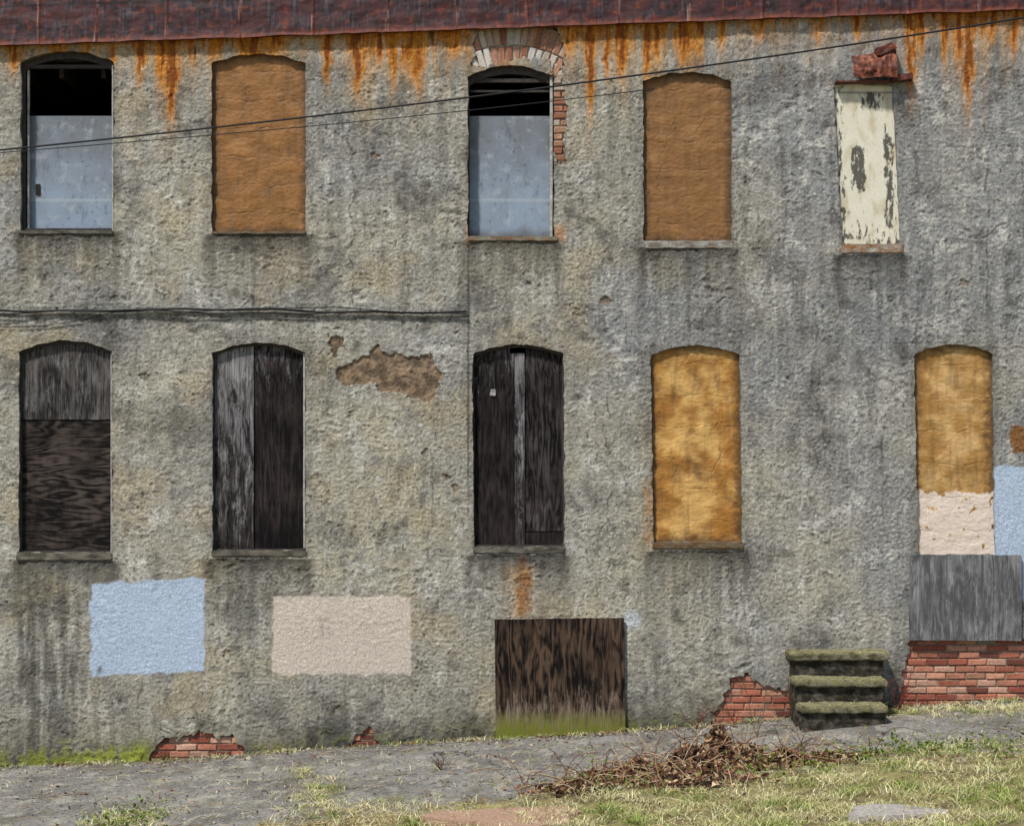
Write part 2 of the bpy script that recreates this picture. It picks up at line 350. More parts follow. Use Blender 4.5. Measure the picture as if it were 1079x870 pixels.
    for (cx,wd_,y0,y1,cl,am) in [(549,4.0,582,655,lin(96,50,20),1.0),(549,15,592,658,lin(190,142,84),.5),(556,3,600,650,lin(150,86,36),.7),(590,6,232,260,lin(196,126,42),.6),(683,5,500,580,lin(168,110,42),.55),(106,3,698,716,lin(70,40,24),.85),(494,3,232,262,lin(180,110,40),.5)]:
        s_=blk(cx-60,cx+60,y0-5,y1+5);p=px[s_];q=py[s_]
        m2(s_,cl,am*np.exp(-((p-cx-3*perlin(q/18,q*0,9))/wd_)**2)*sst(y0,y0+8,q)*sst(y1,y1-12,q)*np.clip(.85+n3[s_],0,1))
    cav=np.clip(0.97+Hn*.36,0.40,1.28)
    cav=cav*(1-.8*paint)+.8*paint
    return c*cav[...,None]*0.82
bpm=brownpatch(_px,_py)
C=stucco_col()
H=H-0.020*bpm
cx=(X[:-1,:-1]+X[1:,1:])/2;cz=(Z[:-1,:-1]+Z[1:,1:])/2
removed=np.full(cx.shape,-1)
for hi,(P,dep) in enumerate(holes):
    x0,z0=P.min(0)-.02;x1,z1=P.max(0)+.02
    bb=(cx>x0)&(cx<x1)&(cz>z0)&(cz<z1)
    ins=inside(cx[bb],cz[bb],P);t=removed[bb];t[(t<0)&ins]=hi;removed[bb]=t
rm=removed>=0
vk=np.zeros(X.shape,bool);vr=np.zeros(X.shape,bool)
for a in (0,1):
    for b in (0,1):
        sl=(slice(a,nz_-1+a),slice(b,nx-1+b)); vk[sl]|=~rm; vr[sl]|=rm
bd=vk&vr
bi=np.argwhere(bd);bxz=np.stack([X[bd],Z[bd]],1)
best=np.full(len(bi),1e9);bpnt=bxz.copy()
for P,dep in holes:
    A_=P;Bq=np.roll(P,-1,0);D=Bq-A_;L2=(D**2).sum(1)+1e-12
    sel=np.where((bxz[:,0]>P[:,0].min()-.05)&(bxz[:,0]<P[:,0].max()+.05)&(bxz[:,1]>P[:,1].min()-.05)&(bxz[:,1]<P[:,1].max()+.05))[0]
    if len(sel)==0: continue
    q=bxz[sel][:,None,:];t=np.clip(((q-A_)*D).sum(2)/L2,0,1);pr=A_+t[...,None]*D
    d=np.sqrt(((q-pr)**2).sum(2));k=d.argmin(1);dm=d[np.arange(len(sel)),k];pp=pr[np.arange(len(sel)),k]
    u=dm<best[sel];best[sel[u]]=dm[u];bpnt[sel[u]]=pp[u]
ok=best<res*1.3
X[bi[ok,0],bi[ok,1]]=bpnt[ok,0];Z[bi[ok,0],bi[ok,1]]=bpnt[ok,1]
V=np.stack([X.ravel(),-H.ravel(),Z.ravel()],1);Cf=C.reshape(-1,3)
F=gridfaces(nx,nz_)[~rm.ravel()]
vid=np.arange(nx*nz_).reshape(nz_,nx)
RE=[]
hor=(rm[:,1:]!=rm[:,:-1])
for j,i in np.argwhere(hor):
    hi=max(removed[j,i],removed[j,i+1]);a,b=vid[j,i+1],vid[j+1,i+1]
    RE.append((a,b,hi) if rm[j,i+1] else (b,a,hi))
ver=(rm[1:,:]!=rm[:-1,:])
for j,i in np.argwhere(ver):
    hi=max(removed[j,i],removed[j+1,i]);a,b=vid[j+1,i],vid[j+1,i+1]
    RE.append((b,a,hi) if rm[j+1,i] else (a,b,hi))
nv=[];nc=[];nf=[];base=len(V)
for a,b,hi in RE:
    d=holes[hi][1];k=base+len(nv)
    va,vb=V[a],V[b]
    nv+= [va,vb,(vb[0],d,vb[2]),(va[0],d,va[2])]
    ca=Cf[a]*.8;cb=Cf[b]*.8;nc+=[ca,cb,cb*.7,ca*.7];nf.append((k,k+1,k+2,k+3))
V=np.vstack([V,np.array(nv)]);Cf=np.vstack([Cf,np.array(nc)])
sm=np.concatenate([np.ones(len(F),bool),np.zeros(len(nf),bool)])
F=np.vstack([F,np.array(nf)])
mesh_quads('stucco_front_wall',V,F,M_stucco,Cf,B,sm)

def panel(name,x0,x1,z0,z1,rs,yf,cf,mat,parent=B,skew=0):
    ax=np.arange(x0,x1+rs,rs);az=np.arange(z0,z1+rs,rs);PX,PZ=np.meshgrid(ax,az)
    PX=PX+skew*(z1-PZ)/(z1-z0)
    Y=yf(PX,PZ);c=cf(PX,PZ)
    return mesh_quads(name,np.stack([PX.ravel(),Y.ravel(),PZ.ravel()],1),gridfaces(len(ax),len(az)),mat,c.reshape(-1,3),parent)
def infill(key,cA,cB,cL,sd,hl,patch=None):
    a,b,ap,sp,bo=WIN[key]
    def yf(x,z):
        h=0.008*fbm(x/.25,z/.16,sd,3)+0.0018*perlin(x/.045,z/.03,sd+3)+0.0012*perlin(x/.02,z/.02,sd+5)
        for q in range(6):
            zz=(870-(ap+(bo-ap)*(q+.6)/6.3))/100
            h=h-0.006*np.exp(-((z-zz-.05*fbm(x/.25,x*0+q,sd+q,4))/.005)**2)*np.clip(.5+2*fbm(x/.3,x*0+q,sd+40+q,2),0,1)
        xx=(a+(b-a)*.5)/100
        for o in (-.2,.22):
            h=h-0.006*np.exp(-((x-xx-o-.2*fbm(z/.5,z*0+o*9,sd+60,4))/.005)**2)*np.clip(3*fbm(z/.3,z*0+3+o,sd+61,2),0,1)
        return 0.055-h
    def cf(x,z):
        px=x*100;py=870-z*100
        n=fbm(x/.3,z/.3,sd+10,4);m=fbm(x/.08,z/.06,sd+11,3)
        c=mixc(np.broadcast_to(cA,x.shape+(3,)),cB,np.clip(.5+1.0*n+.2*m,0,1))
        c=mixc(c,cL,np.clip(.9*sst(.0,.9,n*.8+.3*fbm(x/.15,z/.1,sd+12,3)+hl*np.exp(-((px-(a+b)/2)/28.)**2)),0,.8))  # random lighter mottling plus a highlight painted down the centre
        c=mixc(c,lin(104,80,50)*.7,.35*sst(0.0,.6,fbm(x/.07,z/.5,sd+13,4)))
        c=mixc(c,lin(84,66,44)*.7,.30*sst(0.2,.6,fbm(x/.2,z/.2,sd+14,5)))
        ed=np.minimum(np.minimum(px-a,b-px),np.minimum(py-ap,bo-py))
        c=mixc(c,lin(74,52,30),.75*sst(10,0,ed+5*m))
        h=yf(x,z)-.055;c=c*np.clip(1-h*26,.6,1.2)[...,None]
        if patch is not None:
            f=np.clip((py+7*fbm(px/13,py*0,sd+80,4)-patch)/2,0,1)*np.where(fbm(px/10,py/10,sd+81,4)>-.50,1,0.)
            c=mixc(c,lin(224,206,188)*.82,f*.95)
        return c
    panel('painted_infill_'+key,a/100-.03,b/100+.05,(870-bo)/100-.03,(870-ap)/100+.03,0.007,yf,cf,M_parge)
k=.60
infill('U2',lin(160,110,56)*k,lin(172,118,60)*k,lin(188,136,78)*k,300,0)
infill('U4',lin(152,106,56)*k,lin(166,116,62)*k,lin(182,136,86)*k,320,0)
k=.74
infill('L4',lin(162,108,40)*k,lin(186,132,56)*k,lin(228,182,108)*k,340,.6)
infill('L5',lin(164,118,54)*k,lin(192,146,80)*k,lin(222,182,122)*k,360,.4,518)
def cy(x,z): return .045-0.002*fbm(x/.2,z/.2,400,3)
def cc(x,z):
    px=x*100;py=870-z*100
    c=np.broadcast_to(lin(226,219,196)*.80,x.shape+(3,))
    c=mixc(c,lin(190,174,134)*.8,.6*sst(0,.6,fbm(px/14,py/30,401,4)))
    t=fbm(px/4,py/12,402,6,.65)
    xr=px-(py-90)*.04
    bl=np.exp(-(((xr-902)/8)**4))*sst(148,158,py)*sst(208,196,py)
    b2=np.exp(-(((xr-934)/6)**2))*sst(118,150,py)*sst(262,225,py)*.9
    b3=np.exp(-(((xr-918)/12)**2))*sst(92,100,py)*sst(124,112,py)*.85
    b4=sst(222,254,py)*.55;b5=.5*sst(893,884,xr)
    m=np.clip(np.maximum.reduce([bl,b2,b3,b4,b5])*1.0+t*1.15-.52,0,1)*4
    c=mixc(c,lin(62,60,57)*.8,np.clip(m,0,1)*.9)
    return mixc(c,lin(50,48,44),np.exp(-((py-97)/1.2)**2)*.6)
panel('cream_peeling_panel',8.77,9.42,6.10,7.83,.006,cy,cc,M_panel,skew=.09)

def rbox(name,x0,x1,y0,y1,z0,z1,mat,parent,amp=0.0,cuts=0,bev=.004,colf=None,rot=0,sc=.08):
    bm=bmesh.new();bmesh.ops.create_cube(bm,size=1)
    for v in bm.verts:
        v.co=Vector(((x0+x1)/2+v.co.x*(x1-x0),(y0+y1)/2+v.co.y*(y1-y0),(z0+z1)/2+v.co.z*(z1-z0)))
    if bev: bmesh.ops.bevel(bm,geom=list(bm.edges),offset=bev,segments=2,affect='EDGES')
    if cuts:
        longe=[e for e in bm.edges if e.calc_length()>.05]
        bmesh.ops.subdivide_edges(bm,edges=longe,cuts=cuts,use_grid_fill=True)
    if rot:
        c=Vector(((x0+x1)/2,0,(z0+z1)/2))
        for v in bm.verts:
            d=v.co-c;cs,sn=math.cos(rot),math.sin(rot);v.co=c+Vector((d.x*cs-d.z*sn,d.y,d.x*sn+d.z*cs))
    if amp:
        for v in bm.verts:
            p=v.co/sc;n=mnoise.noise_vector(p)+.5*mnoise.noise_vector(p*2.7);v.co+=n*amp
    bm.normal_update()
    me=bpy.data.meshes.new(name);bm.to_mesh(me)
    if colf is not None:
        co=np.zeros(len(me.vertices)*3);me.vertices.foreach_get('co',co);co=co.reshape(-1,3)
        no=np.array([v.normal for v in me.vertices]);c=colf(co,no)
        a=me.attributes.new('Col','FLOAT_COLOR','POINT');a.data.foreach_set('color',np.hstack([np.clip(c,0,1),np.ones((len(co),1))]).astype(np.float32).ravel())
    bm.free();me.materials.append(mat);ob=bpy.data.objects.new(name,me);S.collection.objects.link(ob);ob.parent=parent;return ob
def sillcol(c1,c2,rust=0):
    def f(co,no):
        n=fbm(co[:,0]/.12,co[:,2]/.06,500,4);c=mixc(np.broadcast_to(c1,co.shape),c2,np.clip(.5+n*1.5,0,1))
        c=mixc(c,lin(165,105,45),np.clip(rust*(n+.2)*2,0,.8)) if rust else c
        return c
    return f
SL={'U1':(20,120,243,247,lin(118,112,100),lin(86,82,74),0),'U2':(223,322,244,247,lin(122,112,92),lin(90,80,62),.1),'U3':(493,588,249,254,lin(146,138,118),lin(100,94,84),.3),
 'U4':(680,773,254,262,lin(168,164,154),lin(116,110,100),.1),'L1':(17,118,582,590,lin(126,119,104),lin(80,75,66),0),'L2':(223,323,580,586,lin(124,116,102),lin(80,75,66),0),
 'L3':(498,595,576,583,lin(122,115,102),lin(78,73,64),0),'L4':(687,783,571,578,lin(120,106,84),lin(84,70,50),.15),'U5':(886,951,257,267,lin(168,160,146),lin(116,108,96),.6)}
for kk,(a,b,t,bo,c1,c2,ru) in SL.items():
    rbox('window_sill_'+kk,a/100,b/100,-.024,.20,(870-bo)/100,(870-t)/100,M_stucco,B,.009,18,.008,sillcol(c1*.85,c2*.85,ru))
def frame(key,inset,top,y0,y1,mat):
    a,b,ap,sp,bo=WIN[key];sk=SKEW[key]
    def prof(i,tp):
        P=arch_poly(a+i,b-i,ap+tp,sp+tp,bo-(i if i>0 else 0),8);t=(P[:,1]-ap)/(bo-ap);P[:,0]+=sk*(t-.2);return w(P)
    O=prof(-3,-3);I=prof(inset,top)
    def rs(P,n):
        t=np.linspace(0,len(P),n,endpoint=False);i=t.astype(int)%len(P);j=(i+1)%len(P);f=(t-np.floor(t))[:,None];return P[i]*(1-f)+P[j]*f
    n=140;O=rs(O,n);I=rs(I,n)
    I+= (np.stack([perlin(I[:,0]/.1,I[:,1]/.1,3),perlin(I[:,0]/.1,I[:,1]/.1,8)],1))*.004
    vv=[];ff=[]
    for P,y in ((O,y0),(I,y0),(I,y1)):
        for p in P: vv.append((p[0],y,p[1]))
    for i in range(n):
        j=(i+1)%n;ff.append((i,j,n+j,n+i));ff.append((n+i,n+j,2*n+j,2*n+i))
    mesh_quads('window_frame_'+key,vv,ff,mat,None,B,False)
for kk in ('L1','L2','L3'): frame(kk,1.6,3,.045,.12,M_frame)
frame('U1',3.0,7,.06,.14,M_frame);frame('U3',1.5,8,.06,.14,M_frame)
rbox('window_casing_U1',1.172,1.190,.03,.13,6.27,8.02,M_framel,B,.003,10)  # right frame edge, its sunlit whiteness put into the colour
rbox('window_casing_U1_left',.265,.285,.09,.13,6.27,7.98,M_framel,B,.003,10)
rbox('window_casing_U3',5.795,5.825,.03,.13,6.20,7.90,M_framel,B,.003,10)  # whitish casing, lit jamb edge painted in with it
rbox('window_casing_L1',1.157,1.172,.034,.12,2.88,4.98,M_framel,B,.003,10)  # pale strip: the lit right side of the frame as colour
rbox('window_casing_L2',3.192,3.214,.030,.12,2.92,4.98,M_framel,B,.003,10)
rbox('window_head_U1',.24,1.19,.07,.12,7.99,8.03,M_frame,B,.003,6)
rbox('window_head_U3',4.95,5.81,.07,.12,7.84,7.885,M_frame,B,.003,6)
rbox('window_head_rail_U3',4.95,5.81,.09,.12,7.74,7.765,M_frame,B,.002,6)
def board(nm,x0,x1,y0,y1,mat,d=.075,rot=0,th=.02,parent=B):
    return rbox(nm,x0/100,x1/100,d,d+th,(870-y1)/100,(870-y0)/100,mat,parent,.004,10,.002,rot=rot,sc=.22)
board('board_L1_top',21,118,358,442,W_top1,.070)
board('board_L1_bottom',20,118.5,440,584,W_plyH,.082)
board('board_L2_left',222,266.5,358,583,W_v1,.070)
board('board_L2_right',267.5,323,358,583,W_v2,.078)
board('board_L3_a',496,537.5,360,578,W_v2,.082)
board('board_L3_b',538.5,553,372,578,W_v1,.070)
board('board_L3_c',553.8,597,360,560,W_v3,.080)
board('board_L3_d',553.8,597,561,578,W_v2,.072)
board('board_L3_batten',537.5,541.5,372,578,W_v2,.055,0,.02)
def ypn(x,z): return .17-0.004*fbm(x/.5,z/.5,600,2)
def mkblue(sd,x0,x1):
    def f(x,z):
        px=x*100;py=870-z*100
        n=fbm(px/30,py/30,sd,4)
        t=sst(125,225,py)
        c=mixc(np.broadcast_to(lin(148,153,158),x.shape+(3,)),lin(178,194,212),np.clip(t+.4*n,0,1))
        c=mixc(c,lin(222,228,234),np.clip(.6*sst(.05,.7,fbm(px/14,py/14,sd+3,6,.65)),0,.6))
        c=mixc(c,lin(98,106,116),.5*sst(.1,.7,fbm(px/10,py/26,sd+4,6,.65)))
        c=mixc(c,lin(80,80,76),.6*sst(.42,.7,fbm(px/5,py/5,sd+6,4)))
        c=mixc(c,lin(220,226,230),.6*np.exp(-((py-209)/1.4)**2))
        c=mixc(c,lin(110,102,88),.7*sst(236,250,py+8*n))
        return c*.50
    return f
panel('interior_board_U1',.24,1.20,6.2,7.50,.008,ypn,mkblue(610,30,117),M_panel)
panel('interior_board_U3',4.90,5.84,6.15,7.50,.008,ypn,mkblue(640,497,580),M_panel)
rbox('board_notch',.335,.385,.158,.162,6.66,6.78,M_dark,B,.001,0)
for i,xx in enumerate(np.arange(.1,11,.45)):
    rbox('ceiling_joist_%d'%i,xx,xx+.05,.3,4.0,7.93,8.08,M_frame,B,.0,0)
def quad(name,pts,mat): 
    return mesh_quads(name,pts,[(0,1,2,3)],mat,None,B,False)
DB=9.0
top=lambda x:8.36+.0352*x
M_side=mat_attr('side_brick',.9,6,.3,30,.5,.01,fixed=(0.24,0.15,0.11))
quad('wall_left',[(-4,DB,-.6),(-4,0,-.6),(-4,0,top(-4)),(-4,DB,top(-4))],M_side)
quad('wall_right',[(15,0,-.6),(15,DB,-.6),(15,DB,top(15)),(15,0,top(15))],M_side)
quad('wall_back',[(15,DB,-.6),(-4,DB,-.6),(-4,DB,top(-4)),(15,DB,top(15))],M_side)
quad('inner_ceiling',[(-3.9,.26,8.1),(14.9,.26,8.1),(14.9,8.9,8.1),(-3.9,8.9,8.1)],M_dark)
quad('inner_floor',[(-3.9,.26,5.6),(14.9,.26,5.6),(14.9,8.9,5.6),(-3.9,8.9,5.6)],M_dark)
quad('inner_partition',[(-3.9,4.2,-.5),(14.9,4.2,-.5),(14.9,4.2,8.4),(-3.9,4.2,8.4)],M_dark)
# cornice flashing
zc=lambda x:8.20+.0352*x
ax=np.arange(-4.1,15.1,.012);az=np.linspace(0,1,60)
CX,T=np.meshgrid(ax,az)
HT=.58
seams=np.array([-3.4,-2.6,-1.9,-1.1,-.33,.42,1.02,1.76,2.53,3.30,4.08,4.80,5.55,6.50,7.25,8.02,8.8,9.55,10.3,11.1,11.9,12.6,13.4,14.2])
sd=np.min(np.abs(CX[...,None]-seams-.004),-1)
Zc=zc(CX)+T*HT+(.016*fbm(CX/.4,T*0,700,5))*(1-T)
Yc=-.085+.06*T-.014*fbm(CX/.35,T*HT/.2,701,4)-.014*np.exp(-(sd/.010)**2)-.012*np.exp(-(T/.03)**2)
px=CX*100;pz=T*HT*100
n=fbm(px/14,pz/22,702,4);m=fbm(px/3,pz/25,703,4)
cc_=mixc(np.broadcast_to(lin(80,36,34),CX.shape+(3,)),lin(46,27,31),np.clip(.5+1.5*n,0,1))
cc_=mixc(cc_,lin(112,96,102),.45*sst(.15,.6,m+.5*n))  # grey-purple sheen streaks painted into the metal colour
cc_=mixc(cc_,lin(136,62,26),np.clip(.7*sst(.15,.6,fbm(px/9,pz/9,704,5))+.6*np.exp(-(sd/.025)**2)*(.4+m)+.9*sst(.14,.0,T)*np.clip(.6+n,0,1),0,.9))
cc_=mixc(cc_,lin(180,152,138),.6*sst(.007,.003,np.abs(sd-.012))*sst(.0,.4,m))
cc_=mixc(cc_,lin(22,14,14),.8*np.exp(-((T-.72)/.02)**2)+.7*sst(.15,.6,fbm(px/5,pz/30,706,4)))
mesh_quads('cornice_flashing',np.stack([CX.ravel(),Yc.ravel(),Zc.ravel()],1),gridfaces(len(ax),60),M_metal,cc_.reshape(-1,3)*.60,B)
n0=len(ax);vv=np.vstack([np.stack([ax,ax*0+.02,zc(ax)+.01],1),np.stack([ax,Yc[0],Zc[0]],1)])
mesh_quads('cornice_soffit',vv,gridfaces(n0,2)[:,::-1],M_metal,lin(90,45,30),B,False)
zt=lambda x:zc(x)+HT-.005
mesh_quads('roof',[(-4.2,-.045,zt(-4.2)),(15.2,-.045,zt(15.2)),(15.2,9.2,zt(15.2)+.9),(-4.2,9.2,zt(-4.2)+.9)],[(0,1,2,3)],M_roof,None,B,False)
# bricks
bv=[];bf=[];bc=[]
def addbrick(cx_,cz_,wd,ht,y0,y1,ang,col):
    cs,sn=math.cos(ang),math.sin(ang);k=len(bv);j=lambda:random.uniform(-.004,.004);e=.009
    for (yy,ins) in ((y0,e),(y0+.009,0),(y1,0)):
        for sx,sz in ((-1,-1),(1,-1),(1,1),(-1,1)):
            lx=sx*(wd/2-ins)+j();lz=sz*(ht/2-ins)+j();bv.append((cx_+lx*cs-lz*sn,yy+j()*.8,cz_+lx*sn+lz*cs));bc.append(col*random.uniform(.8,1.1))
    bf.append((k,k+1,k+2,k+3))
    for r in (0,4):
        for a in range(4):
            b=(a+1)%4;bf.append((k+r+a,k+r+4+a,k+r+4+b,k+r+b))
def brickcol(kind):
    r=random.random()
    if kind=='red': c=[lin(178,108,84),lin(156,88,70),lin(194,132,106),lin(204,158,134),lin(124,76,62),lin(184,118,92),lin(168,98,76),lin(200,146,118)][int(r*8)]
    elif kind=='pale': c=[lin(206,192,176),lin(214,204,190),lin(196,164,142),lin(182,132,106),lin(216,208,198)][int(r*5)]
    else: c=[lin(172,116,90),lin(186,140,112),lin(160,106,82),lin(200,180,160)][int(r*4)]
    return c*random.uniform(.64,.86)
def field(x0,x1,z0,z1,kind,clipx=None):
    row=0;z=z0
    while z<z1:
        x=x0-(.11 if row%2 else 0)+random.uniform(-.02,.02)
        while x<x1:
            wd=.205+random.uniform(-.012,.012);a=max(x,clipx) if clipx else x
            if x+wd-a>.03:
                if random.random()>.015: addbrick((a+x+wd)/2,z+.033,x+wd-a,.062,.020+random.uniform(0,.012),.07 if not clipx else .22,random.uniform(-.014,.014),brickcol(kind))
                mc=lin(178,164,144)*random.uniform(.4,.62);addbrick((a+x+wd)/2+(.005 if not clipx else .008),z+.033,x+wd-a+(.020 if not clipx else 0),.082,.036+random.uniform(0,.006),.080,0,mc)
            x+=wd+.011
        z+=.074;row+=1
field(9.35,12.2,.95,2.06,'red');field(7.3,8.5,.85,1.68,'red');field(1.45,2.65,.35,1.06,'red');field(3.6,4.06,.6,1.06,'red')
field(5.83,6.12,6.86,8.02,'mix',5.838)
ac=(5.385,7.116)
for r0,r1 in ((.908,1.105),(1.117,1.35)):
    rm_=(r0+r1)/2;st_=.076/rm_
    t=-.62
    while t<.62:
        kind='pale' if (r0>1 and random.random()<.8) or random.random()<.5 else 'mix'
        cxx=ac[0]+rm_*math.sin(t);czz=ac[1]+rm_*math.cos(t)
        addbrick(cxx,czz,.063,r1-r0,.018+random.uniform(0,.01),.22,-t,brickcol(kind))
        addbrick(cxx,czz,.08,r1-r0+.01,.032+random.uniform(0,.006),.21,-t,lin(196,186,174)*.65)
        t+=st_
mesh_quads('exposed_bricks',bv,np.array(bf),M_brick,np.array(bc),B,False)
# rusty vent hood
ax=np.linspace(8.97,9.42,50);tt=np.linspace(0,1,40);HX,HT_=np.meshgrid(ax,tt)
prof_y=np.interp(tt,[0,.25,.5,.75,1],[.01,-.10,-.17,-.19,-.17]);prof_z=np.interp(tt,[0,.25,.5,.75,1],[8.14,8.13,8.05,7.95,7.86])
hu=(HX-8.97)/.45
bulge=np.exp(-((hu-.82)/.2)**2)
HY=prof_y[:,None]*(0.75+.25*hu)+.018*fbm(HX/.08,HT_/.25,800,3)
HZ=prof_z[:,None]+(.09*bulge-.04*(1-hu))*(1-HT_[:])+.014*fbm(HX/.1,HT_/.3,801,3)
hn=fbm(HX/.05,HT_/.2,802,4)
hc=mixc(np.broadcast_to(lin(138,74,50),HX.shape+(3,)),lin(80,42,32),np.clip(.5+hn*1.8,0,1));hc=mixc(hc,lin(176,110,78),sst(.1,.5,-hn)*.6)
mesh_quads('rusty_vent_hood',np.stack([HX.ravel(),HY.ravel(),HZ.ravel()],1),gridfaces(50,40),M_metal,hc.reshape(-1,3)*.75,B)
rc=sillcol(lin(128,66,46)*.7,lin(84,44,34)*.7)
rbox('vent_hood_collar',9.20,9.42,-.17,.01,8.10,8.20,M_metal,B,.012,8,.02,rc,.35)
rbox('vent_hood_lip',8.80,9.42,-.08,.01,7.818,7.838,M_metal,B,.006,14,.004,rc)
rbox('vent_hood_tab',9.38,9.60,-.12,.01,7.83,7.90,M_metal,B,.012,8,.01,rc,.1)
board('basement_board',522,658,651,781,W_base,-.055,.012,.025)
board('plywood_sheet',957,1075,584,674,W_grey,-.06,-.004,.02)
rbox('paint_chip',5.165,5.215,.062,.066,4.53,4.60,M_framel,B,.012,3,.001)

# ---------------------------------------------------------------- cables
def tube(name,lines,mat,parent=None,col=None,sides=6):
    v=[];f=[];cl=[]
    for ln in lines:
        pts,r0,r1=ln[:3];c=ln[3] if len(ln)>3 else (0.1,.1,.1)
        pts=[Vector(p) for p in pts];n=len(pts)
        for i,p in enumerate(pts):
            t=(pts[min(i+1,n-1)]-pts[max(i-1,0)]).normalized();u=t.cross(Vector((0.1,.3,1)) if abs(t.z)<.9 else Vector((1,0,.1))).normalized();q=t.cross(u)
            r=r0+(r1-r0)*i/(n-1)
            for s in range(sides):
                a=2*math.pi*s/sides;v.append(p+u*r*math.cos(a)+q*r*math.sin(a));cl.append(c)
        k=len(v)-n*sides
        for i in range(n-1):
            for s in range(sides):
                s2=(s+1)%sides;f.append((k+i*sides+s,k+i*sides+s2,k+(i+1)*sides+s2,k+(i+1)*sides+s))
    return mesh_quads(name,np.array([tuple(a) for a in v]),f,mat,np.array(cl),parent,True)
CAM=Vector((5.395,-20,4.35))
def P(px,py,d):
    s=(20-d)/20;return Vector((CAM.x+(px/100-CAM.x)*s,-d,CAM.z+((870-py)/100-CAM.z)*s))
def spline(pts,n=60):
    xs_=[p[0] for p in pts];c=np.polyfit(xs_,[p[1] for p in pts],min(3,len(pts)-1));q=np.linspace(xs_[0],xs_[-1],n);return [(a,np.polyval(c,a)) for a in q]
c1=[(a,b) for a,b in spline([(-700,215),(0,161),(250,131),(500,98),(800,63),(1079,20),(1700,-95)])]
tube('overhead_cable',[([P(a,b,1.6) for a,b in c1],.009,.009)],M_cable)
c2=spline([(-700,225),(0,163),(180,143),(400,126),(560,112),(690,92)])
tube('overhead_cable',[([P(a,b,1.6) for a,b in c2],.0045,.0045)],M_cable)
ls=[]
for k_,(am,off,r) in enumerate([(1.0,0,.011),(1.4,2.0,.006),(2.2,-1.0,.005)]):
    ls.append(([(x,-.035-.012*k_,(870-(327+off+am*math.sin(x*2.1+k_*2)+.8*math.sin(x*6+k_)+(8*max(0,1-x/1.3) if k_==2 else 0)+1.5*max(0,x-3)))/100) for x in np.linspace(-3.9,4.92,120)],r,r))
ls.append(([(x,-.03,(870-(345-18*math.exp(-((x-1.6)/.9)**2)+2*math.sin(x*3)))/100) for x in np.linspace(-3.9,1.7,50)],.004,.004))
tube('wall_cable',ls,M_cable,B)

# ================================================================ GROUND
xsg=np.concatenate([-np.geomspace(400,8,25),np.arange(-7.5,17,.15),np.geomspace(17.5,400,25)])
ysg=np.concatenate([-np.geomspace(400,9,25),np.arange(-8.5,1,.12),np.geomspace(1.5,400,25)])
GXX,GYY=np.meshgrid(xsg,ysg)
lawn=sst(0,.3,-GYY-edge(GXX))
GZZ=gz(GXX)-.035+.03*lawn+.03*fbm(GXX/.9,GYY/.9,900,3)*lawn
n=fbm(GXX/.5,GYY/.5,901,4);gc=mixc(np.broadcast_to(lin(136,124,82),GXX.shape+(3,)),lin(160,148,100),np.clip(.5+n,0,1))
gc=mixc(gc,lin(84,72,50),sst(.0,.4,fbm(GXX/.3,GYY/.3,902,3))*.7)
mesh_quads('ground',np.stack([GXX.ravel(),GYY.ravel(),GZZ.ravel()],1),gridfaces(len(xsg),len(ysg)),M_ground,gc.reshape(-1,3)*.75)
ax=np.arange(-5,16,.02);tt=np.linspace(0,1,190);PXX,PT=np.meshgrid(ax,tt)
E=edge(ax)[None,:];PY=.03-PT*(E+.03)
veg_patches=[(1.95,3.1,.34,.5),(3.6,2.5,.20,.7),(3.3,1.3,.12,.3),(4.0,3.3,.5,.35),(9.7,.35,.9,.2),(10.6,.6,.8,.3),(1.0,3.6,.3,.25),(6.3,2.5,.4,.25),(7.6,2.4,.5,.25),(9.4,2.5,.7,.3)]
def vegm(x,d):
    m=0
    for a,b,c,e in veg_patches: m=np.maximum(m,np.exp(-((x-a)/c)**2-((d-b)/e)**2))
    return m
pzz=gz(PXX)+.006*fbm(PXX/.5,PY/.5,910,4)+.003*perlin(PXX/.08,PY/.08,911)+.003*perlin(PXX/.035,PY/.05,912)
cr=np.zeros(PXX.shape)
for i,(x0,dx) in enumerate([(2.6,.25),(6.2,-.2),(8.0,.3),(-1.5,.1),(4.6,.5),(.7,-.4),(9.9,.2)]):
    d=np.abs(PXX-x0+PY*dx+.35*fbm(PXX/.6,PY/.6,920+i,5));cr=np.maximum(cr,np.exp(-(d/.014)**2))
for i,y0 in enumerate((-1.75,-.75)):
    d=np.abs(PY-y0+.3*fbm(PXX/.9,PY/.9,940+i,5));cr=np.maximum(cr,np.exp(-(d/.02)**2)*sst(-.1,.3,fbm(PXX/.8,PY/.8,944+i,2)))
pzz=pzz-.014*cr-.05*sst(.985,1,PT)
D_=-PY
na=fbm(PXX/.7,PY/.9,930,5);nb=fbm(PXX/.2,PY/.3,931,5)
pc=mixc(np.broadcast_to(lin(152,147,138),PXX.shape+(3,)),lin(126,121,113),np.clip(.5+1.2*na,0,1))
pc=mixc(pc,lin(184,177,160),.6*sst(.08,.45,nb))
pc=mixc(pc,lin(48,44,38),.9*cr);pc=mixc(pc,lin(78,70,56),.65*sst(.25,0,D_+.15*nb))
pc=mixc(pc,lin(94,88,78),.5*sst(.1,.6,fbm(PXX/.35,PY/.5,935,5)))
pc=mixc(pc,lin(66,58,46),.6*sst(.35,.7,fbm(PXX/.06,PY/.12,937,4)))
pc=mixc(pc,lin(158,144,98),np.clip(.9*sst(.35,.0,E-D_+.4*nb)+.8*vegm(PXX,D_)*np.clip(.6+2*nb,0,1),0,.9))
pc=mixc(pc,lin(120,122,60),.5*sst(.2,.05,D_)*sst(2.2,1.2,PXX)+.25*sst(.2,.6,fbm(PXX/.3,PY/.3,936,3)))
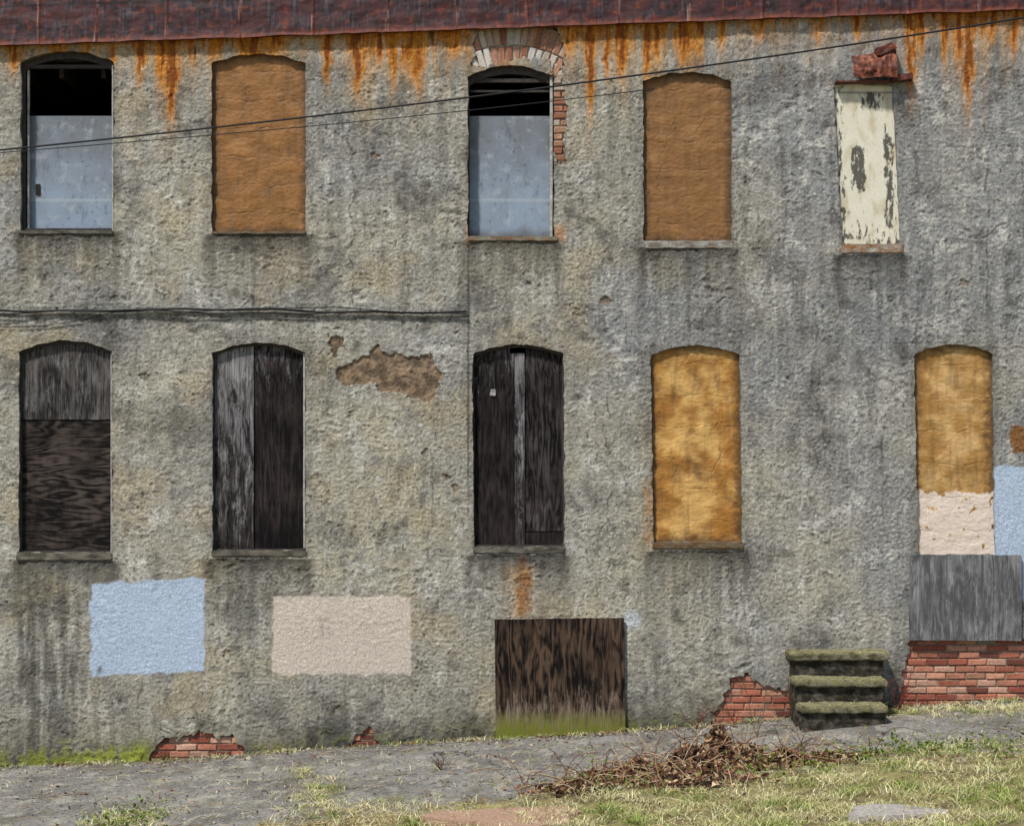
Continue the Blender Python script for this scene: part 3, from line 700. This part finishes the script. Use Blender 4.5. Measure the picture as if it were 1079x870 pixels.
mesh_quads('pavement',np.stack([PXX.ravel(),PY.ravel(),pzz.ravel()],1),gridfaces(len(ax),190)[:,::-1],M_pave,pc.reshape(-1,3)*.74)

def blades(name,x,y,z,h,wd,lean,col,mat):
    n=len(x);a=rng.uniform(0,2*math.pi,n);la=rng.uniform(0,2*math.pi,n)
    dx=np.cos(a)*wd/2;dy=np.sin(a)*wd/2;lx=np.cos(la)*lean*h;ly=np.sin(la)*lean*h
    v=np.zeros((n,6,3))
    for k,(t,wf) in enumerate(((0,1),(.55,.8),(1,.15))):
        hx=lx*t**1.6;hy=ly*t**1.6;hz=h*t*(1-.25*t*np.clip(lean,0,1.5))
        v[:,2*k]=np.stack([x+hx-dx*wf,y+hy-dy*wf,z+hz],1);v[:,2*k+1]=np.stack([x+hx+dx*wf,y+hy+dy*wf,z+hz],1)
    b=np.arange(n)[:,None]*6;f=np.concatenate([b+np.array([0,1,3,2]),b+np.array([2,3,5,4])])
    cc=np.repeat(col[:,None,:],6,1);cc[:,:2]*=.5
    return mesh_quads(name,v.reshape(-1,3),f,mat,cc.reshape(-1,3),None,True)
def grasscol(x,y,n,g):
    t=np.clip(g+rng.normal(0,.25,n),0,1)
    c=mixc(np.broadcast_to(lin(226,212,156),(n,3)),lin(136,160,60),t)
    c=mixc(c,lin(244,238,200),(rng.random(n)<.3).astype(float)*.8*(1-t))
    c=mixc(c,lin(116,88,58),(rng.random(n)<.10).astype(float)*.9)
    return c*rng.uniform(.6,1.1,n)[:,None]
n=340000
x=rng.uniform(-3,15,n);d=rng.uniform(1.9,7.2,n)
q=d-edge(x);cl=fbm(x/.22,d/.18,951,4);big=fbm(x/.8,d/.5,955,3)
den=sst(-.3,.6,q+.6*fbm(x/.35,d/.25,950,4))*np.clip(.65+1.4*cl+.6*big,.06,1)
kk=rng.random(n)<den;x=x[kk];d=d[kk];cl=cl[kk];n=len(x)
g=np.clip(.30+1.2*fbm(x/.6,d/.45,952,4)+.15*sst(6,9,x),0,1)
hh=rng.uniform(.02,.075,n)*(1+1.4*np.clip(fbm(x/.3,d/.3,953,3)+cl*.6,-.5,1.2))
blades('grass',x,-d,gz(x)-.012+.02*fbm(x/.9,-d/.9,900,3),hh,rng.uniform(.004,.009,n),rng.uniform(.2,1.9,n),grasscol(x,d,n,g),M_blade)
X_=[];D2=[]
for a,b,c,e in veg_patches:
    m=int(3000*c*e/.15);X_.append(rng.normal(a,c*.6,m));D2.append(rng.normal(b,e*.6,m))
m=11000;X_.append(rng.uniform(-2,12,m));D2.append(np.abs(rng.normal(0,.06,m))+.05)
m=4500;X_.append(rng.uniform(-2,12,m));D2.append(rng.uniform(.3,3.6,m))
x=np.concatenate(X_);d=np.concatenate(D2);kk=(d>.05)&(rng.random(len(x))<np.clip(.25+1.8*fbm(x/.15,d/.14,960,4),.02,1))
x=x[kk];d=d[kk];n=len(x)
blades('weed_tufts',x,-d,gz(x)-.005,rng.uniform(.015,.08,n),rng.uniform(.004,.009,n),rng.uniform(.3,2.2,n),grasscol(x,d,n,np.clip(.3+1.0*fbm(x/.4,d/.4,961,2),0,1)),M_blade)
def leaves(name,x,y,z,sz,col,flat=.5,parent=None):
    n=len(x)
    t=rng.normal(0,1,(n,3));t[:,2]*=flat;t/=np.linalg.norm(t,axis=1)[:,None]
    u=rng.normal(0,1,(n,3));u[:,2]*=flat;u-=t*(t*u).sum(1)[:,None];u/=np.linalg.norm(u,axis=1)[:,None];nn=np.cross(t,u)
    c=np.stack([x,y,z],1);s=sz[:,None];cu=rng.uniform(.1,.6,n)[:,None]
    v=np.stack([c-t*s,c-t*s*.3+u*s*.45+nn*s*cu,c-nn*s*.05,c-t*s*.3-u*s*.45+nn*s*cu, c+t*s*.5+u*s*.35+nn*s*cu*1.3,c+t*s+nn*s*cu,c+t*s*.5-u*s*.35+nn*s*cu],1)
    b=np.arange(n)[:,None]*7;f=np.concatenate([b+np.array([0,1,2,3]),b+np.array([1,4,5,2]),b+np.array([3,2,5,6])])
    return mesh_quads(name,v.reshape(-1,3),f,M_leaf,np.repeat(col,7,0),parent,False)
def leafcol(n):
    pal=np.array([lin(146,104,74),lin(106,76,56),lin(178,142,106),lin(74,54,44),lin(206,180,142),lin(120,80,62)])
    return pal[rng.integers(0,len(pal),n)]*rng.uniform(.5,1,n)[:,None]
W_=empty('dead_weed_pile')
cl_=[(6.55,2.45,.25,.14,.14),(6.85,2.8,.25,.18,.16),(7.05,2.35,.22,.16,.24),(7.32,2.2,.16,.12,.40),(7.55,2.35,.24,.14,.20),(7.9,2.45,.20,.10,.14),(6.2,2.7,.22,.12,.10),(7.15,3.1,.35,.12,.10),(8.3,2.5,.25,.1,.06),(5.9,2.9,.25,.1,.05)]
X_=[];D2=[];Zt=[]
for a,b,sx_,sy_,h_ in cl_:
    m=int(160+1500*h_);xx=rng.normal(a,sx_*.7,m);dd=rng.normal(b,sy_,m);X_.append(xx);D2.append(dd);Zt.append(h_*np.exp(-((xx-a)/sx_)**2-((dd-b)/(sy_*1.4))**2)*rng.random(m)**.8)
x=np.concatenate(X_);d=np.concatenate(D2);zt_=np.concatenate(Zt);n=len(x)
leaves('leaves',x,-d,gz(x)+.012+zt_,rng.uniform(.012,.060,n),leafcol(n),.9,W_)
st=[]
for i in range(280):
    a0,b0,sx_,sy_,h_=random.choice(cl_)
    big_=random.random()<.14
    x0=random.gauss(a0,sx_*1.2);d0=random.gauss(b0,sy_*1.3);a=random.uniform(0,6.28);ln=random.uniform(.12,.45) if not big_ else random.uniform(.4,.8);up=random.uniform(.2,1.5) if not big_ else random.uniform(.02,.5);z0=float(gz(x0))+random.uniform(0,h_*.5);c1_=random.uniform(-.12,.12)
    pts=[(x0+math.cos(a)*ln*t+c1_*math.sin(3*t+i),-d0+math.sin(a)*ln*t*.5,z0+up*ln*t*(1.3-.8*t)+.025*math.sin(7*t+i)+.015) for t in np.linspace(0,1,8)]
    c=lin(*random.choice([(176,142,104),(110,80,60),(206,184,148),(128,78,60),(84,60,48),(190,160,120)]))*.8
    st.append((pts,.0045,.0018,c))
tube('stems',st,M_leaf,W_,sides=4)
st=[]
for i in range(1000):
    x0=random.uniform(-1,11.5);e0=float(edge(np.array([x0]))[0]);d0=random.choice((random.gauss(e0-.1,.3),random.uniform(.2,e0),random.uniform(e0,5.5)))
    if d0<.12: continue
    a=random.uniform(0,6.28);ln=random.uniform(.06,.30);z0=float(gz(x0))+(.014 if d0<e0 else .035);b=random.uniform(-.06,.06)
    pts=[(x0+math.cos(a)*ln*t+b*math.sin(3*t),-d0+math.sin(a)*ln*t,z0+.02*math.sin(3.1*t)*random.random()) for t in np.linspace(0,1,5)]
    st.append((pts,.0030,.0015,lin(*random.choice([(218,202,156),(190,166,118),(150,120,84),(110,82,58)]))*.85))
tube('fallen_straw',st,M_leaf,None,sides=3)
n=1500;x=np.concatenate([rng.normal(8.95,.35,n//3),rng.normal(6.3,.4,n//6),rng.normal(7.9,.35,n//6),rng.normal(1.95,.2,n//6),rng.normal(9.8,.5,n//6)]);m=len(x);d=np.concatenate([rng.normal(2.5,.10,n//3),rng.normal(2.85,.2,n//6),rng.normal(2.8,.15,n//6),rng.normal(3.1,.2,n//6),rng.normal(2.8,.2,m-n//3-3*(n//6))])
cg=mixc(np.broadcast_to(lin(84,116,40),(m,3)),lin(146,156,72),rng.random(m))*.75
leaves('green_weeds',x,-d,gz(x)+rng.uniform(.0,.12,m)*np.clip(1+fbm(x/.15,d/.2,970,3)*2,.05,2.2),rng.uniform(.010,.028,m),cg,1.0)
n=4600;x=rng.uniform(-2,12,n);d=np.where(rng.random(n)<.5,np.abs(rng.normal(0,.12,n))+.06,rng.uniform(.1,4.2,n));kk=rng.random(n)<np.clip(.3+1.5*fbm(x/.5,d/.4,980,4),.04,1);x=x[kk];d=d[kk];n=len(x)
leaves('leaf_litter',x,-d,gz(x)+.014,rng.uniform(.008,.026,n),leafcol(n),.4)
n=7000;x=rng.uniform(-3,13,n);d=np.where(rng.random(n)<.4,np.abs(rng.normal(0,.15,n))+.05,rng.uniform(.05,3.6,n));s=rng.uniform(.004,.014,n)*np.where(rng.random(n)<.07,2.5,1)
o=np.array([(1,0,0),(0,1,0),(-1,0,0),(0,-1,0),(0,0,.7),(0,0,-.7)]);v=np.stack([x,-d,gz(x)+.004],1)[:,None,:]+o[None]*s[:,None,None]*rng.uniform(.6,1.3,(n,6,1))
b=np.arange(n)[:,None]*6;f=np.concatenate([b+np.array(t) for t in ((0,1,4),(1,2,4),(2,3,4),(3,0,4),(1,0,5),(2,1,5),(3,2,5),(0,3,5))])
gcl=lin(156,148,134)*rng.uniform(.35,1.1,n)[:,None]
mesh_quads('gravel',v.reshape(-1,3),f,M_conc,np.repeat(gcl,6,0),None,False)
st=[]
def plant(x0,d0,hgt,nn,col,spread):
    for i in range(nn):
        a=random.uniform(-spread,spread);b=random.uniform(-.2,.3);hh=hgt*random.uniform(.4,1);z0=float(gz(x0));ph=random.uniform(0,6)
        pts=[(x0+a*hh*t+.012*math.sin(7*t+ph),-d0-b*hh*t,z0+hh*t*(1-.15*t)) for t in np.linspace(0,1,8)];st.append((pts,.0045,.0018,col))
        for j in range(3):
            k=random.randint(2,6);p=pts[k];s=random.choice((-1,1))*random.uniform(.1,.3)*hh
            st.append(([p,(p[0]+s*.5,p[1]-.01,p[2]+abs(s)*.5),(p[0]+s,p[1]-.02,p[2]+abs(s)*.8)],.003,.0012,col))
plant(7.85,1.0,.9,4,lin(140,120,96)*.6,.25);plant(9.42,.25,.55,8,lin(140,62,50)*.7,.5);plant(7.3,.25,.35,6,lin(140,80,60)*.6,1.0);plant(7.55,2.1,.75,5,lin(160,130,100)*.6,.5);plant(1.75,.12,.25,5,lin(90,60,40)*.6,.6);plant(4.7,1.6,.2,8,lin(110,76,54)*.7,.8);plant(8.3,.2,.9,3,lin(120,90,70)*.6,.08)
plant(7.0,2.3,.5,6,lin(120,80,56)*.6,.6);plant(8.1,2.3,.4,6,lin(130,100,70)*.6,.6);plant(7.7,.3,.5,4,lin(120,80,60)*.5,.3)
tube('bare_weed_stems',st,M_leaf,None,sides=4)
# steps
ST=empty('concrete_steps')
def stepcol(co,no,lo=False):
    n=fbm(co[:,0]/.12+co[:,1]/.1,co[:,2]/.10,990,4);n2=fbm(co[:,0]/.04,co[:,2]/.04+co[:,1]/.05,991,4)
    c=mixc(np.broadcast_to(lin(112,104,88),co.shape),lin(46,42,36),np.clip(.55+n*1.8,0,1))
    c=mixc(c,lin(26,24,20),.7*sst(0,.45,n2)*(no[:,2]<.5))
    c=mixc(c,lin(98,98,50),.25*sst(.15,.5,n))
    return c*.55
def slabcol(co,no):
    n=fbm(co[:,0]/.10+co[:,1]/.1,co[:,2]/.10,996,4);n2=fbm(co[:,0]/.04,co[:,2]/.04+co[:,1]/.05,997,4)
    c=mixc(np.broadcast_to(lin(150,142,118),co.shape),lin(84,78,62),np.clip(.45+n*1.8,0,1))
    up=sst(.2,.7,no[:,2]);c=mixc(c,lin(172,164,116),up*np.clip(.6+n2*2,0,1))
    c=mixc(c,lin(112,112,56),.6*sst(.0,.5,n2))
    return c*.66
gs=1.14
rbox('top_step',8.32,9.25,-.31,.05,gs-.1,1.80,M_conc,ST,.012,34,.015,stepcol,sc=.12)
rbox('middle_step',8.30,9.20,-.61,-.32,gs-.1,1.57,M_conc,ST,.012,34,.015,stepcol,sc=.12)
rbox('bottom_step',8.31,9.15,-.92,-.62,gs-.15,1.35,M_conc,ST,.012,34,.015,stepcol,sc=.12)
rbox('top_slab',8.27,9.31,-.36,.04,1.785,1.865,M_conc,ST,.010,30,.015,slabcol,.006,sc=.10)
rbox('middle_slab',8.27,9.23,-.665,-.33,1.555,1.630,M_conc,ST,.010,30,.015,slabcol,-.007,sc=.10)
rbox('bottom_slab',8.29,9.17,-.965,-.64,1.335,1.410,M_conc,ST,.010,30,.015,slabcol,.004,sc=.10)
n=420;x=rng.uniform(8.3,9.2,n);t=rng.integers(0,3,n);d=np.array([.1,.40,.70])[t]+rng.uniform(0,.22,n);zz=np.array([1.868,1.633,1.412])[t]
blades('moss_tufts',x,-d,zz-.012,rng.uniform(.01,.03,n),rng.uniform(.005,.01,n),rng.uniform(.3,2,n),grasscol(x,d,n,np.full(n,.4))*.7,M_blade).parent=ST
def slab(name,cx_,d,rx,ry,th,c1):
    bm=bmesh.new();n=14;vs=[]
    for i in range(n):
        a=2*math.pi*i/n;r=1+.22*math.sin(a*3+cx_)+random.uniform(-.08,.08);vs.append(bm.verts.new((cx_+rx*r*math.cos(a),-d+ry*r*math.sin(a),float(gz(cx_))+.03)))
    fa=bm.faces.new(vs);r=bmesh.ops.extrude_face_region(bm,geom=[fa])
    for v in r['geom']:
        if isinstance(v,bmesh.types.BMVert): v.co.z-=th
    bmesh.ops.recalc_face_normals(bm,faces=bm.faces);bmesh.ops.bevel(bm,geom=list(bm.edges),offset=.008,segments=2,affect='EDGES')
    me=bpy.data.meshes.new(name);bm.to_mesh(me);bm.free();a=me.attributes.new('Col','FLOAT_COLOR','POINT')
    a.data.foreach_set('color',np.tile(np.array([*c1,1.],np.float32),len(me.vertices)));me.materials.append(M_conc);ob=bpy.data.objects.new(name,me);S.collection.objects.link(ob)
slab('red_stone_slab',5.38,4.0,.62,.38,.09,lin(178,144,120)*.85)
slab('grey_stone_slab',8.45,4.85,.40,.22,.09,lin(176,168,158)*.85)

# ================================================================ LIGHT / CAMERA
el=math.radians(54);az_=math.radians(214)
sv=Vector((math.sin(az_)*math.cos(el),math.cos(az_)*math.cos(el),math.sin(el)))
sl=bpy.data.lights.new('sun','SUN');sl.energy=4.5;sl.angle=math.radians(5.0);sl.color=(1,.98,.95)
so=bpy.data.objects.new('sun',sl);S.collection.objects.link(so);so.rotation_euler=sv.to_track_quat('Z','Y').to_euler();so.location=(0,-30,30)
wd=bpy.data.worlds.new('World');S.world=wd;wd.use_nodes=True;nt=wd.node_tree
sk=nt.nodes.new('ShaderNodeTexSky');sk.sky_type='NISHITA';sk.sun_disc=False;sk.sun_elevation=el;sk.sun_rotation=az_
bg=nt.nodes['Background'];bg.inputs['Strength'].default_value=.14;nt.links.new(sk.outputs[0],bg.inputs[0])
cd=bpy.data.cameras.new('camera');co=bpy.data.objects.new('camera',cd);S.collection.objects.link(co)
co.location=CAM;co.rotation_euler=(math.radians(90),0,0);cd.sensor_width=36;cd.lens=36*20/10.79;cd.clip_end=2000;S.camera=co
S.view_settings.view_transform='Standard';S.view_settings.look='None';S.view_settings.exposure=0
